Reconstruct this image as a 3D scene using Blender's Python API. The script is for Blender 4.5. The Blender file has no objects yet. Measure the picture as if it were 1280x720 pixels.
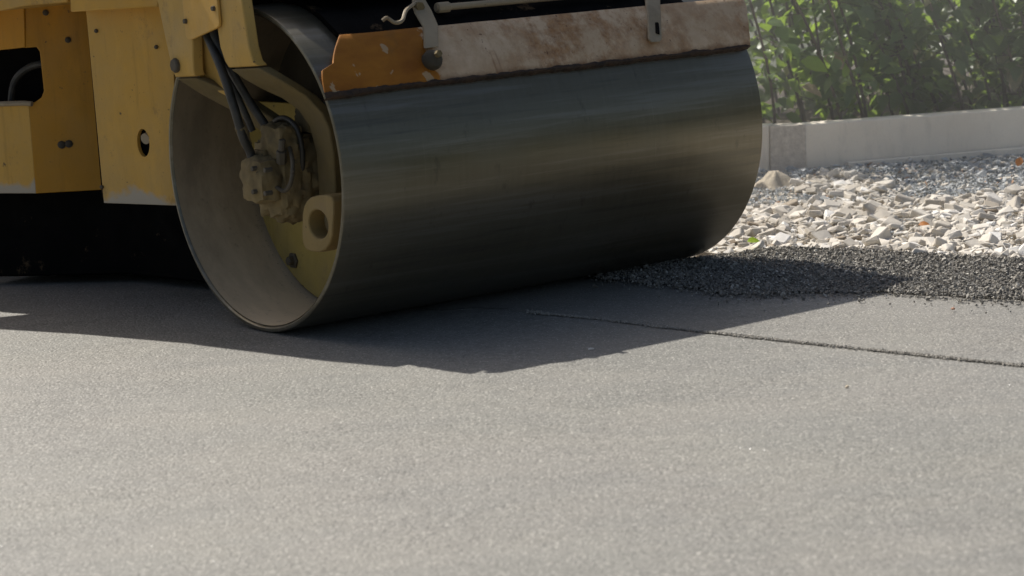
import bpy, math, random
import numpy as np
from mathutils import Vector, Matrix, noise as mnoise
random.seed(7); RS = np.random.RandomState(11)
S = bpy.context.scene; COL = S.collection; R = math.radians
V = Vector

# ------------------------------------------------------------------ helpers
def tag(o, label=None, cat=None, group=None, kind=None):
    if label: o['label'] = label
    if cat: o['category'] = cat
    if group: o['group'] = group
    if kind: o['kind'] = kind
    return o

def empty(name, loc=(0, 0, 0), rz=0.0):
    o = bpy.data.objects.new(name, None); COL.objects.link(o)
    o.location = loc; o.rotation_euler = (0, 0, rz); o.empty_display_size = .2
    return o

class MB:
    """collects shapes for one mesh object"""
    def __init__(s): s.v = []; s.f = []
    def add(s, vs, fs):
        n = len(s.v); s.v += [tuple(v) for v in vs]; s.f += [[i + n for i in f] for f in fs]; return s
    def prism(s, poly, d):
        d = V(d); n = len(poly); vs = [V(p) for p in poly] + [V(p) + d for p in poly]
        fs = [list(range(n)), list(range(2 * n - 1, n - 1, -1))] + [[i, i + n, (i + 1) % n + n, (i + 1) % n] for i in range(n)]
        return s.add(vs, fs)
    def box(s, c, size, rz=0, rot=None):
        m = rot if rot is not None else Matrix.Rotation(rz, 3, 'Z')
        vs = [V(c) + m @ V((x * size[0] / 2, y * size[1] / 2, z * size[2] / 2)) for x in (-1, 1) for y in (-1, 1) for z in (-1, 1)]
        return s.add(vs, [[0, 1, 3, 2], [4, 6, 7, 5], [0, 4, 5, 1], [2, 3, 7, 6], [0, 2, 6, 4], [1, 5, 7, 3]])
    def tube(s, pts, r, n=12, cap=True):
        pts = [V(p) for p in pts]; rings = []
        up = V((.13, .21, .97)).normalized()
        for i, p in enumerate(pts):
            t = (pts[min(i + 1, len(pts) - 1)] - pts[max(i - 1, 0)]).normalized()
            a = t.cross(up)
            if a.length < .05: a = t.cross(V((1, 0, 0)))
            a.normalize(); b = a.cross(t).normalized()
            rr = r[i] if isinstance(r, (list, tuple)) else r
            rings.append([p + (a * math.cos(2 * math.pi * k / n) + b * math.sin(2 * math.pi * k / n)) * rr for k in range(n)])
        vs = [q for rg in rings for q in rg]; fs = []
        for i in range(len(pts) - 1):
            for k in range(n):
                fs.append([i * n + k, i * n + (k + 1) % n, (i + 1) * n + (k + 1) % n, (i + 1) * n + k])
        if cap: fs += [list(range(n - 1, -1, -1)), list(range((len(pts) - 1) * n, len(pts) * n))]
        return s.add(vs, fs)
    def lathe_x(s, prof, c=(0, 0), n=96, closed=False):
        """profile of (x, r) turned about the x axis through y=c0,z=c1"""
        vs = []; fs = []; m = len(prof)
        for k in range(n):
            a = 2 * math.pi * k / n
            for x, r in prof: vs.append((x, c[0] + r * math.cos(a), c[1] + r * math.sin(a)))
        for k in range(n):
            k2 = (k + 1) % n
            for i in range(m if closed else m - 1):
                j = (i + 1) % m
                fs.append([k * m + i, k2 * m + i, k2 * m + j, k * m + j])
        return s.add(vs, fs)
    def build(s, name, mat, parent=None, bevel=0, angle=35, solid=None, seg=2):
        me = bpy.data.meshes.new(name); me.from_pydata(s.v, [], s.f); me.validate(); me.update()
        import bmesh
        bm = bmesh.new(); bm.from_mesh(me); bmesh.ops.recalc_face_normals(bm, faces=bm.faces); bm.to_mesh(me); bm.free()
        me.shade_smooth(); me.set_sharp_from_angle(angle=R(angle))
        me.materials.append(mat)
        o = bpy.data.objects.new(name, me); COL.objects.link(o)
        if parent: o.parent = parent
        if solid:
            md = o.modifiers.new('thick', 'SOLIDIFY'); md.thickness = solid[0]; md.offset = solid[1]; md.use_even_offset = True
        if bevel:
            md = o.modifiers.new('bev', 'BEVEL'); md.width = bevel; md.segments = seg; md.limit_method = 'ANGLE'; md.angle_limit = R(40)
        return o

def smooth_path(pts, k=6):
    pts = [V(p) for p in pts]; out = []
    P = [pts[0] * 2 - pts[1]] + pts + [pts[-1] * 2 - pts[-2]]
    for i in range(1, len(P) - 2):
        for j in range(k):
            t = j / k; a, b, c, d = P[i - 1:i + 3]
            out.append(.5 * ((2 * b) + (c - a) * t + (2 * a - 5 * b + 4 * c - d) * t * t + (3 * b - a - 3 * c + d) * t ** 3))
    out.append(pts[-1]); return out

# ------------------------------------------------------------------ materials
class NT:
    def __init__(s, name):
        s.m = bpy.data.materials.new(name); s.m.use_nodes = True; s.t = s.m.node_tree; s.n = s.t.nodes
        s.b = s.n['Principled BSDF']; s.out = s.n['Material Output']; s.tc = None
    def new(s, t, **k):
        n = s.n.new(t)
        for a, b in k.items(): setattr(n, a, b)
        return n
    def link(s, a, b): s.t.links.new(a, b)
    def coord(s, scale=(1, 1, 1), src='Object'):
        if not s.tc: s.tc = s.new('ShaderNodeTexCoord')
        mp = s.new('ShaderNodeMapping'); mp.inputs['Scale'].default_value = scale
        s.link(s.tc.outputs[src], mp.inputs['Vector']); return mp.outputs[0]
    def noise(s, scale, detail=4, rough=.55, vec=None, sc=(1, 1, 1)):
        n = s.new('ShaderNodeTexNoise'); n.inputs['Scale'].default_value = scale; n.inputs['Detail'].default_value = detail
        n.inputs['Roughness'].default_value = rough; s.link(vec or s.coord(sc), n.inputs['Vector']); return n.outputs['Fac']
    def voro(s, scale, out='Color', vec=None, feature='F1'):
        n = s.new('ShaderNodeTexVoronoi', feature=feature); n.inputs['Scale'].default_value = scale
        s.link(vec or s.coord(), n.inputs['Vector']); return n.outputs[out]
    def ramp(s, fac, stops, interp='LINEAR'):
        r = s.new('ShaderNodeValToRGB'); e = r.color_ramp.elements; r.color_ramp.interpolation = interp
        while len(e) < len(stops): e.new(.5)
        for el, (p, c) in zip(e, stops):
            el.position = p; el.color = (c[0], c[1], c[2], 1) if hasattr(c, '__len__') else (c, c, c, 1)
        s.link(fac, r.inputs[0]); return r.outputs[0]
    def mix(s, fac, a, b, mode='MIX'):
        n = s.new('ShaderNodeMix', data_type='RGBA', blend_type=mode)
        for i, x in ((0, fac), (6, a), (7, b)):
            if isinstance(x, (int, float)): n.inputs[i].default_value = x
            elif hasattr(x, '__len__'): n.inputs[i].default_value = (x[0], x[1], x[2], 1)
            else: s.link(x, n.inputs[i])
        return n.outputs[2]
    def math(s, op, a, b=0.0, c=None):
        n = s.new('ShaderNodeMath', operation=op)
        for i, x in enumerate((a, b) if c is None else (a, b, c)):
            if isinstance(x, (int, float)): n.inputs[i].default_value = x
            else: s.link(x, n.inputs[i])
        return n.outputs[0]
    def sep(s, vec):
        n = s.new('ShaderNodeSeparateXYZ'); s.link(vec, n.inputs[0]); return n.outputs
    def attr(s, name, out='Fac'):
        n = s.new('ShaderNodeAttribute'); n.attribute_name = name; return n.outputs[out]
    def bump(s, h, strength=.4, dist=.002, base=None):
        n = s.new('ShaderNodeBump'); n.inputs['Strength'].default_value = strength; n.inputs['Distance'].default_value = dist
        s.link(h, n.inputs['Height'])
        if base is not None: s.link(base, n.inputs['Normal'])
        s.link(n.outputs[0], s.b.inputs['Normal']); return n.outputs[0]
    def set(s, color=None, rough=None, metal=None, spec=None):
        for k, x in (('Base Color', color), ('Roughness', rough), ('Metallic', metal), ('Specular IOR Level', spec)):
            if x is None: continue
            if isinstance(x, (int, float)): s.b.inputs[k].default_value = x
            elif hasattr(x, '__len__'): s.b.inputs[k].default_value = (x[0], x[1], x[2], 1)
            else: s.link(x, s.b.inputs[k])
        return s.m

def paint(name, col, dirt=(.22, .18, .12), dirt_amt=.45, rough=.5, chips=True, dark=(.05, .04, .03), wearz=None):
    n = NT(name)
    c = n.mix(n.math('MULTIPLY', n.ramp(n.noise(3.1, 6, .65), [(.38, 0), (.72, 1)]), dirt_amt), col, dirt)
    c = n.mix(n.math('MULTIPLY', n.ramp(n.noise(11, 5, .7, sc=(1, 1, .35)), [(.5, 0), (.75, 1)]), .35), c, [min(1, x * 1.35) for x in col])
    if chips:
        c = n.mix(n.ramp(n.noise(26, 6, .7), [(.66, 0), (.69, .85)]), c, dark)
        c = n.mix(n.ramp(n.noise(140, 2, .6), [(.68, 0), (.74, .4)]), c, dark)
    c = n.mix(n.math('MULTIPLY', n.ramp(n.noise(1, 6, .7, sc=(16, 16, 1.6)), [(.55, 0), (.72, 1)]), .4), c, [x * .45 for x in col])
    c = n.mix(n.math('MULTIPLY', n.ramp(n.noise(6, 7, .75), [(.6, 0), (.66, 1)]), .35), c, (.20, .13, .07))
    if wearz:
        z = n.math('ADD', n.sep(n.coord())[2], n.math('MULTIPLY', n.math('SUBTRACT', n.noise(6, 5, .6), .5), .22))
        c = n.mix(n.ramp(z, [(wearz, .85), (wearz + .03, 0)]), c, (.40, .375, .32))
    n.bump(n.noise(45, 5, .65), .25, .002)
    return n.set(c, n.ramp(n.noise(9, 4), [(.3, rough - .1), (.7, rough + .2)]), 0, .35)

YEL = (.50, .31, .085)
M = {}
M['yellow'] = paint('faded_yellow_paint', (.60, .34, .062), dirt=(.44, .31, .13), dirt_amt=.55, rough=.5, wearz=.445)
M['shaded_yellow'] = paint('shaded_yellow_paint', (.56, .265, .02), dirt=(.38, .225, .055), dirt_amt=.4, rough=.45)  # darker copy of the body yellow: facet shade put into the colour
M['yolk'] = paint('yoke_paint', (.54, .325, .068), dirt=(.35, .26, .125), dirt_amt=.6, rough=.6)  # the yoke's own yellow, a little duller than the body panels
M['leg'] = paint('dark_yoke_leg_paint', (.17, .125, .05), dirt=(.10, .085, .055), dirt_amt=.7, rough=.75)  # darker copy of the yoke yellow for the bent legs
M['web'] = paint('dark_drum_web', (.05, .043, .03), dirt=(.09, .075, .05), dirt_amt=.5, rough=.7, chips=False)  # much darker than the disc in front of it
M['lug'] = paint('dusty_lug_metal', (.27, .19, .07), dirt=(.17, .125, .06), dirt_amt=.5, rough=.7)
M['disc'] = paint('dusty_yellow_paint', (.36, .265, .07), dirt=(.23, .18, .085), dirt_amt=.6, rough=.7)
M['dark'] = paint('dark_grease', (.028, .027, .024), dirt=(.07, .06, .045), dirt_amt=.4, rough=.6, chips=False)
M['black'] = paint('black_shade', (.004, .004, .0038), dirt=(.010, .009, .008), dirt_amt=.3, rough=.7, chips=False)  # near black stands in for deep shade under and inside the machine
M['cream'] = paint('dirty_cream_metal', (.34, .275, .18), dirt=(.17, .13, .08), dirt_amt=.55, rough=.6)
M['grime'] = paint('caked_grime', (.24, .18, .085), dirt=(.05, .04, .024), dirt_amt=1.0, rough=.85)
M['bolt'] = paint('grimy_bolt', (.10, .085, .06), dirt=(.05, .04, .03), dirt_amt=.6, rough=.6, chips=False)

n = NT('black_rubber_hose')
M['rubber'] = n.set(n.ramp(n.noise(14, 5), [(.35, (.014, .014, .013)), (.7, (.055, .05, .04))]), .5)

# polished but dusty drum shell: streaks run round the drum
n = NT('worn_steel')
st = n.noise(1, 5, .6, sc=(38, 1.6, 1.6)); st2 = n.noise(1, 3, .6, sc=(150, 5, 5)); bl = n.noise(2.6, 6, .65)
c = n.ramp(st, [(.3, (.132, .117, .080)), (.7, (.152, .136, .096))])
band = n.noise(1, 4, .6, sc=(.8, 9, 9)); c = n.mix(n.ramp(band, [(.45, 0), (.7, .55)]), c, (.165, .155, .12)); fine = n.noise(1, 6, .72, sc=(.55, 16, 16)); c = n.mix(n.ramp(fine, [(.50, 0), (.60, .75)]), c, (.205, .19, .155)); c = n.mix(n.ramp(fine, [(.36, .5), (.44, 0)]), c, (.075, .07, .055))
c = n.mix(n.ramp(bl, [(.4, 0), (.75, .6)]), c, (.155, .145, .11))
c = n.mix(n.ramp(n.noise(9, 6, .7, sc=(2, 1, 1)), [(.6, 0), (.68, .5)]), c, (.09, .082, .064))
c = n.mix(n.ramp(st2, [(.6, 0), (.85, .2)]), c, (.07, .07, .06))
rsp = n.ramp(n.noise(1, 5, .7, sc=(70, 2.2, 2.2)), [(.66, 0), (.72, .35)]); c = n.mix(rsp, c, (.24, .225, .18)); n.bump(n.mix(.5, st2, n.noise(60, 4)), .12, .0006)
M['steel'] = n.set(c, n.math('ADD', n.ramp(bl, [(.3, .23), (.8, .32)]), n.math('MULTIPLY', fine, .10)), .62, .35)

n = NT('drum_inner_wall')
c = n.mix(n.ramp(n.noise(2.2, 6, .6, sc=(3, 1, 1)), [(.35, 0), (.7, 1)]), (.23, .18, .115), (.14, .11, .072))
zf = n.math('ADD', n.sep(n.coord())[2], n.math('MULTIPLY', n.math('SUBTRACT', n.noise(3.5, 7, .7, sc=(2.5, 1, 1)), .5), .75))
c = n.mix(n.ramp(zf, [(.02, 1), (.30, .55), (.62, .12), (.9, 0)]), c, (.66, .53, .35))  # paler towards the bottom: light on the lower wall put into the colour
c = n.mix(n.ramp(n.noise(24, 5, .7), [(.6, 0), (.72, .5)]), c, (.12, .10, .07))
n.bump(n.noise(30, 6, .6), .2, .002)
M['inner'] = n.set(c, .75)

# scraper bar: cream primer, rust runs, remains of orange paint at the near end
n = NT('rusty_scraper_paint')
xyz = n.sep(n.coord()); x = xyz[0]
cr = n.ramp(n.noise(7, 6, .65), [(.3, (.46, .32, .19)), (.7, (.64, .485, .325))])
rmask = n.ramp(n.noise(1.6, 3, .5), [(.36, .25), (.52, 1)])
rust = n.math('MULTIPLY', n.ramp(n.noise(11, 8, .75, sc=(1.0, .9, .8)), [(.43, 0), (.54, .6), (.66, .95)]), rmask)
cr = n.mix(rust, cr, n.ramp(n.noise(40, 4, .7), [(.35, (.20, .085, .028)), (.65, (.40, .20, .07))]))
edg = n.math('SUBTRACT', 1.0, n.ramp(n.math('ADD', xyz[2], n.math('MULTIPLY', n.noise(18, 6, .7), .06)), [(.925, 0), (.95, 1)]))
cr = n.mix(n.math('MULTIPLY', edg, .8), cr, (.16, .075, .03))
run = n.ramp(n.noise(1, 4, .6, sc=(26, 3, 2)), [(.63, 0), (.68, .8)])
cr = n.mix(n.math('MULTIPLY', run, n.ramp(x, [(.5, 1), (1.0, .15)])), cr, (.20, .085, .03))
cr = n.mix(n.ramp(n.noise(55, 3, .6), [(.68, 0), (.72, .8)]), cr, (.12, .055, .025))
og = n.ramp(n.noise(6, 5, .6, sc=(1, 1, 2)), [(.3, (.24, .082, .006)), (.7, (.40, .155, .012))])
og = n.mix(n.ramp(n.noise(4, 4, .6), [(.55, 0), (.7, .7)]), og, (.11, .08, .028))
edge = n.math('ADD', x, n.math('MULTIPLY', n.math('SUBTRACT', n.noise(12, 4, .6), .5), .16))
zz = n.math('ADD', xyz[2], n.math('MULTIPLY', n.math('SUBTRACT', n.noise(8, 4, .6), .5), .12))
og = n.mix(n.ramp(zz, [(1.02, 0), (1.07, .6)]), og, (.11, .08, .025))
og = n.mix(n.ramp(n.math('SUBTRACT', n.noise(15, 4, .5, sc=(1, 1, .5)), n.math('MULTIPLY', n.math('SUBTRACT', zz, .9), .7)), [(.585, 0), (.60, 1)]), og, (.42, .28, .15))
c = n.mix(n.ramp(edge, [(.478, 0), (.49, 1)]), og, cr)
n.bump(n.noise(38, 6, .65), .5, .004)
M['scraper'] = n.set(c, .7, 0, .3)

n = NT('rotten_rubber_lip')
n.bump(n.noise(60, 5), .8, .006)
M['lip'] = n.set(n.ramp(n.noise(17, 5, .7), [(.35, (.016, .011, .008)), (.65, (.055, .030, .016))]), .85)

def asphalt(name, lo, hi, dusty):
    n = NT(name)
    g = n.new('ShaderNodeTexVoronoi'); g.inputs['Scale'].default_value = 105; n.link(n.coord(), g.inputs['Vector'])
    g2 = n.new('ShaderNodeTexVoronoi'); g2.inputs['Scale'].default_value = 240; n.link(n.coord(), g2.inputs['Vector'])
    grain = n.math('ADD', n.math('MULTIPLY', n.sep(g.outputs['Color'])[0], .6), n.math('MULTIPLY', n.sep(g2.outputs['Color'])[1], .4))
    c = n.ramp(grain, [(.15, lo), (.45, [a * .4 + b * .6 for a, b in zip(lo, hi)]), (.85, hi)])
    big = n.noise(1.7, 6, .6); mid = n.noise(14, 5, .65)
    c = n.mix(n.math('MULTIPLY', n.ramp(big, [(.38, 0), (.62, 1)]), .62), c, dusty)
    c = n.mix(n.math('MULTIPLY', n.ramp(mid, [(.45, 0), (.68, 1)]), .30), c, [v * .62 for v in dusty])
    pat = n.ramp(n.noise(1.1, 6, .68, sc=(1, 1.6, 1)), [(.44, 0), (.56, 1)])
    c = n.mix(n.math('MULTIPLY', pat, .42), c, n.mix(1.0, c, (.80, .835, .87), 'MULTIPLY'))
    g3 = n.new('ShaderNodeTexVoronoi'); g3.inputs['Scale'].default_value = 52; n.link(n.coord(), g3.inputs['Vector'])
    st3 = n.math('MULTIPLY', n.ramp(n.sep(g3.outputs['Color'])[0], [(.60, 0), (.66, 1)]), n.ramp(g3.outputs['Distance'], [(.28, 1), (.42, 0)]))
    c = n.mix(n.math('MULTIPLY', st3, .45), c, n.ramp(n.sep(g3.outputs['Color'])[2], [(0, (.085, .082, .078)), (.5, (.20, .19, .17)), (1, (.42, .40, .36))]))
    # roller pass marks: faint long streaks
    c = n.mix(n.math('MULTIPLY', n.ramp(n.noise(1, 5, .6, sc=(1.2, 7, 1)), [(.45, 0), (.7, 1)]), .22), c, [v * 1.22 for v in dusty])
    c = n.mix(n.math('MULTIPLY', n.ramp(n.noise(.9, 4, .6), [(.42, 0), (.6, 1)]), .5), c, n.mix(1.0, c, (1.0, 1.015, .985), 'MULTIPLY'))
    c = n.mix(n.ramp(n.sep(n.voro(260))[2], [(.972, 0), (.978, .6)]), c, (.6, .58, .52))
    h = n.math('ADD', n.math('MULTIPLY', g.outputs['Distance'], -1.2), n.math('MULTIPLY', mid, 1.2))
    h = n.math('ADD', n.math('ADD', h, n.math('MULTIPLY', n.sep(g.outputs['Color'])[1], .5)), n.math('MULTIPLY', st3, .5))
    n.bump(h, .5, .0035)
    return n.set(c, .62, 0, .45)
M['asphalt'] = asphalt('fresh_asphalt', (.112, .107, .095), (.25, .240, .215), (.214, .205, .183))
M['asphalt2'] = asphalt('second_pass_asphalt', (.108, .102, .090), (.243, .231, .206), (.208, .198, .176))

n = NT('loose_asphalt_granules')
c = n.ramp(n.attr('tone'), [(0, (.13, .119, .102)), (.6, (.205, .188, .160)), (.9, (.30, .28, .24)), (1, (.46, .43, .37))])
n.bump(n.noise(300, 3), .3, .001)
M['granule'] = n.set(c, .62, 0, .35)
n = NT('loose_asphalt_bed')
M['bed'] = n.set(n.ramp(n.noise(160, 4), [(.3, (.07, .068, .063)), (.7, (.15, .145, .135))]), .8)

def stone(name, stops, rough=.85):
    n = NT(name); c = n.ramp(n.attr('tone'), stops)
    c = n.mix(n.math('MULTIPLY', n.ramp(n.noise(28, 6, .7), [(.4, 0), (.75, 1)]), .22), c, (.30, .25, .19))
    n.bump(n.noise(75, 5, .7), .5, .004); return n.set(c, rough, 0, .3)
M['white'] = stone('crushed_limestone', [(0, (.26, .21, .155)), (.15, (.43, .385, .32)), (.4, (.55, .51, .445)), (.8, (.66, .62, .555)), (1, (.78, .76, .72))])
M['blue'] = stone('blue_grey_chippings', [(0, (.17, .18, .185)), (.4, (.35, .37, .38)), (.75, (.50, .52, .525)), (.93, (.60, .61, .60)), (1, (.45, .28, .18))])
n = NT('crusher_dust')
c = n.ramp(n.noise(22, 6, .7), [(.3, (.48, .43, .35)), (.7, (.70, .65, .56))]); n.bump(n.noise(60, 5, .7), .7, .01)
M['subbase'] = n.set(c, .95)
n = NT('pale_sand')
n.bump(n.noise(150, 4, .7), .6, .004)
M['sand'] = n.set(n.ramp(n.noise(90, 4, .7), [(.3, (.34, .29, .22)), (.7, (.5, .44, .35))]), .95)

n = NT('cast_concrete')
c = n.ramp(n.noise(3, 7, .65), [(.3, (.76, .68, .56)), (.72, (.86, .785, .66))])
c = n.mix(n.ramp(n.noise(1, 5, .7, sc=(14, 14, 2)), [(.55, 0), (.8, .35)]), c, (.33, .30, .26))
c = n.mix(n.ramp(n.voro(48, 'Distance'), [(.03, .5), (.07, 0)]), c, (.22, .2, .17))
c = n.mix(n.ramp(n.noise(120, 3, .6), [(.62, 0), (.72, .35)]), c, (.27, .25, .22))
n.bump(n.mix(.4, n.noise(70, 5, .7), n.noise(9, 3)), .35, .003)
M['concrete'] = n.set(c, .9, 0, .25)
n = NT('rough_mortar')
c = n.ramp(n.noise(35, 6, .75), [(.3, (.48, .42, .35)), (.7, (.78, .71, .61))]); n.bump(n.noise(55, 6, .75), .9, .012)
M['mortar'] = n.set(c, .95)
n = NT('dark_soil')
c = n.ramp(n.noise(9, 6, .7), [(.3, (.03, .022, .014)), (.7, (.11, .085, .055))]); n.bump(n.noise(30, 6, .7), .8, .03)
M['soil'] = n.set(c, .95)
n = NT('rough_grass_ground')
c = n.ramp(n.noise(2.5, 7, .7), [(.3, (.035, .05, .018)), (.55, (.06, .075, .03)), (.75, (.15, .125, .08))]); n.bump(n.noise(14, 6, .75), .9, .05)
M['meadow'] = n.set(c, .95)

def leafmat(name, dull=False):
    n = NT(name)
    c = n.ramp(n.attr('tone'), [(0, (.055, .095, .042)), (.35, (.095, .155, .06)), (.7, (.14, .215, .075)), (.88, (.23, .33, .08)), (.955, (.34, .44, .09)), (.975, (.42, .35, .22)), (1, (.5, .42, .3))])
    c = n.mix(n.math('MULTIPLY', n.ramp(n.noise(60, 4), [(.4, 0), (.7, 1)]), .35), c, (.16, .165, .12))
    n.set(c, .38, 0, .5)
    tr = n.new('ShaderNodeBsdfTranslucent'); n.link(n.mix(.6, c, (.40, .58, .05)), tr.inputs[0])
    mx = n.new('ShaderNodeMixShader'); mx.inputs[0].default_value = .48
    n.link(n.b.outputs[0], mx.inputs[1]); n.link(tr.outputs[0], mx.inputs[2]); n.link(mx.outputs[0], n.out.inputs[0])
    return n.m
M['leaf'] = leafmat('shrub_leaf')
n = NT('twig_bark'); M['bark'] = n.set(n.ramp(n.noise(20, 5), [(.3, (.06, .042, .03)), (.7, (.14, .105, .075))]), .85)

def plainleaf(name, col, tcol, t=.4):
    n = NT(name); n.set(n.ramp(n.noise(70, 4), [(.3, [v * .7 for v in col]), (.7, col)]), .5)
    tr = n.new('ShaderNodeBsdfTranslucent'); tr.inputs[0].default_value = (*tcol, 1)
    mx = n.new('ShaderNodeMixShader'); mx.inputs[0].default_value = t
    n.link(n.b.outputs[0], mx.inputs[1]); n.link(tr.outputs[0], mx.inputs[2]); n.link(mx.outputs[0], n.out.inputs[0]); return n.m
M['lime'] = plainleaf('lime_leaf', (.30, .42, .06), (.5, .75, .05), .6)
M['dryleaf'] = plainleaf('dry_leaf', (.46, .36, .23), (.5, .36, .18), .25)
M['orangeleaf'] = plainleaf('orange_leaf', (.50, .20, .05), (.5, .18, .03), .3)

# ------------------------------------------------------------------ road roller
YAW = .656
roller = empty('road_roller', (-.928, 8.764, 0.004), YAW)
tag(roller, 'yellow articulated road roller with a wide smooth steel drum', 'road roller')

# drum: shell with open recessed end
Lx = 2.016; RO = .6; RI = .578; DX = .34
b = MB(); b.lathe_x([(.33, RI - .002), (.012, RI), (.004, RI + .003), (0, RI + .008), (0, RO - .007), (.0025, RO - .002), (.008, RO), (.5, RO), (1.0, RO), (1.5, RO), (Lx - .008, RO), (Lx - .0025, RO - .002), (Lx, RO - .007), (Lx, RI + .006), (Lx - .33, RI)], (0, RO), 256)
drum = b.build('drum', M['steel'], roller)
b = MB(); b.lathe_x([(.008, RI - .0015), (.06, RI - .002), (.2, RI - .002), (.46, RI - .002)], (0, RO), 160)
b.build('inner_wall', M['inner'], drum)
b = MB(); b.lathe_x([(.455, .0), (.455, .5765)], (0, RO), 120)
b.build('drum_web', M['web'], drum)
b = MB(); pl = []
for k in range(121):
    t = math.radians(158) + math.radians(224) * k / 120; pl.append((DX, .556 * math.cos(t), RO + .556 * math.sin(t)))
b.prism(pl, (.022, 0, 0)); disc = b.build('mounting_disc', M['disc'], drum, bevel=.003)
p0 = (0.335, 0.293, 0.196)
r0 = math.hypot(p0[1], p0[2] - .6); a0 = math.atan2(p0[2] - .6, p0[1])
for k in range(8):
    a = a0 + k * math.pi / 4; b = MB()
    cy, cz = r0 * math.cos(a), RO + r0 * math.sin(a)
    b.lathe_x([(DX - .03, 0), (DX - .03, .014), (DX - .026, .018), (DX - .008, .019), (DX - .008, .032), (DX + .002, .033)], (cy, cz), 6)
    b.build('bolt', M['bolt'], disc, bevel=.001)
b = MB(); b.lathe_x([(.456, .23), (DX - .02, .23), (DX - .025, .225), (DX - .025, .18), (DX - .10, .165), (DX - .11, .12), (DX - .20, .11), (DX - .205, 0)], (0, RO), 40)
b.build('hub_flange', M['dark'], drum)
b = MB(); b.lathe_x([(Lx - .34, 0), (Lx - .34, .577)], (0, RO), 64); b.build('hub_disc', M['disc'], drum)

# near fork arm of the yoke
b = MB()
def strip(b, pairs, th):

    n = len(pairs); fr = [V(q) for pr_ in pairs for q in pr_]; d = V(th)
    bk = [q + d for q in fr]; vs = fr + bk; m = 2 * n; fs = []
    for i in range(n - 1):
        a, b_, c, e = 2 * i, 2 * i + 1, 2 * i + 3, 2 * i + 2
        fs += [[a, b_, c, e], [a + m, e + m, c + m, b_ + m], [a, e, e + m, a + m], [b_, b_ + m, c + m, c]]
    fs += [[0, m, m + 1, 1], [m - 2, m - 1, 2 * m - 1, 2 * m - 2]]
    b.add(vs, fs)
strip(b, [((-0.090, 0.052, 1.376), (-0.090, -0.091, 1.374)), ((-0.090, 0.029, 1.233), (-0.090, -0.167, 1.231)), ((-0.090, 0.005, 1.060), (-0.090, -0.191, 1.062)), ((-0.088, -0.017, 1.008), (-0.088, -0.208, 1.011)), ((-0.080, -0.028, 0.984), (-0.080, -0.224, 0.993))], (.045, 0, 0))
fork = b.build('yoke_arm', M['yolk'], roller, bevel=.005, angle=50)
b = MB()
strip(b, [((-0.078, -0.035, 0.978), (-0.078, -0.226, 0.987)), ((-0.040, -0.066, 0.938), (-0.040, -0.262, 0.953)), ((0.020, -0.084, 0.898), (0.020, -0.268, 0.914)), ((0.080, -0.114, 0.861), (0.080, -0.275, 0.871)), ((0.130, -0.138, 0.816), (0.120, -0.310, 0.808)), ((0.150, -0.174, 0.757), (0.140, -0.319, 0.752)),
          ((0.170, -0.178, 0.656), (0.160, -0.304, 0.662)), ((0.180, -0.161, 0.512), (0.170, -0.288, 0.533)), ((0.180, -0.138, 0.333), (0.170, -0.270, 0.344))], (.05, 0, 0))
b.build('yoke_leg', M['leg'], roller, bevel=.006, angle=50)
b = MB()
strip(b, [((-0.090, 0.439, 1.383), (-0.090, 0.165, 1.378)), ((-0.090, 0.433, 1.235), (-0.090, 0.176, 1.233)), ((-0.090, 0.378, 1.026), (-0.090, 0.202, 1.028)), ((-0.088, 0.361, 0.966), (-0.088, 0.209, 0.969)), ((-0.080, 0.361, 0.942), (-0.080, 0.214, 0.948))], (.045, 0, 0))
b.build('yoke_arm', M['yolk'], roller, bevel=.005, angle=50)
b = MB()
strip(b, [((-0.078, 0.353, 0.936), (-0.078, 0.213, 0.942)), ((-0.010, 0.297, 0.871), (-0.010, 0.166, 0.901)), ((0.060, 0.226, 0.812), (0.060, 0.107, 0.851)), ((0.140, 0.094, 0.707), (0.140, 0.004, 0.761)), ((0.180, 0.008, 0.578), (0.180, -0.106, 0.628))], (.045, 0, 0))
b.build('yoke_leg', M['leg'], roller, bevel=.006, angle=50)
b = MB(); b.prism([(-0.085, 0.185, 1.378), (-0.085, 0.211, 1.210), (-0.085, 0.030, 1.209), (-0.085, 0.038, 1.376)], (.04, 0, 0))
b.prism([(-0.035, 0.268, 1.127), (-0.035, 0.159, 1.127), (-0.020, 0.106, 0.965), (0.020, 0.126, 0.855), (0.000, 0.197, 0.884), (-0.030, 0.268, 0.921)], (.02, 0, 0))
b.build('yoke_web', M['yolk'], roller, bevel=.004)
b = MB(); b.prism([(-0.104, 0.227, 1.380), (-0.104, 0.219, 1.100), (-0.104, 0.207, 1.087), (-0.104, 0.181, 1.085), (-0.104, -0.000, 1.127), (-0.104, -0.021, 1.136), (-0.104, -0.026, 1.150), (-0.104, -0.015, 1.376)], (.012, 0, 0))
cov = b.build('cover_plate', M['yellow'], fork, bevel=.003)
for q in ((-0.106, 0.207, 1.153), (-0.106, 0.002, 1.199)):
    b = MB(); b.lathe_x([(q[0] - .008, 0), (q[0] - .008, .009), (q[0] + .004, .011)], (q[1], q[2]), 6); b.build('bolt', M['bolt'], cov)
q = (-0.095, 0.328, 0.988)
b = MB(); b.lathe_x([(q[0] - .01, 0), (q[0] - .01, .022), (q[0] - .004, .028), (q[0] + .01, .028)], (q[1], q[2]), 8); b.build('bolt', M['bolt'], fork, bevel=.002)

# far fork arm, hidden side
b = MB(); b.prism([(2.04, .45, 1.3), (2.04, .35, .9), (2.04, -.05, .9), (2.04, 0, 1.3)], (.04, 0, 0)); b.prism([(1.8, .3, .98), (1.8, .2, .55), (1.8, -.05, .55), (1.8, -.02, .98)], (.24, 0, 0))
b.build('yoke_arm', M['yolk'], roller, bevel=.006)

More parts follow.
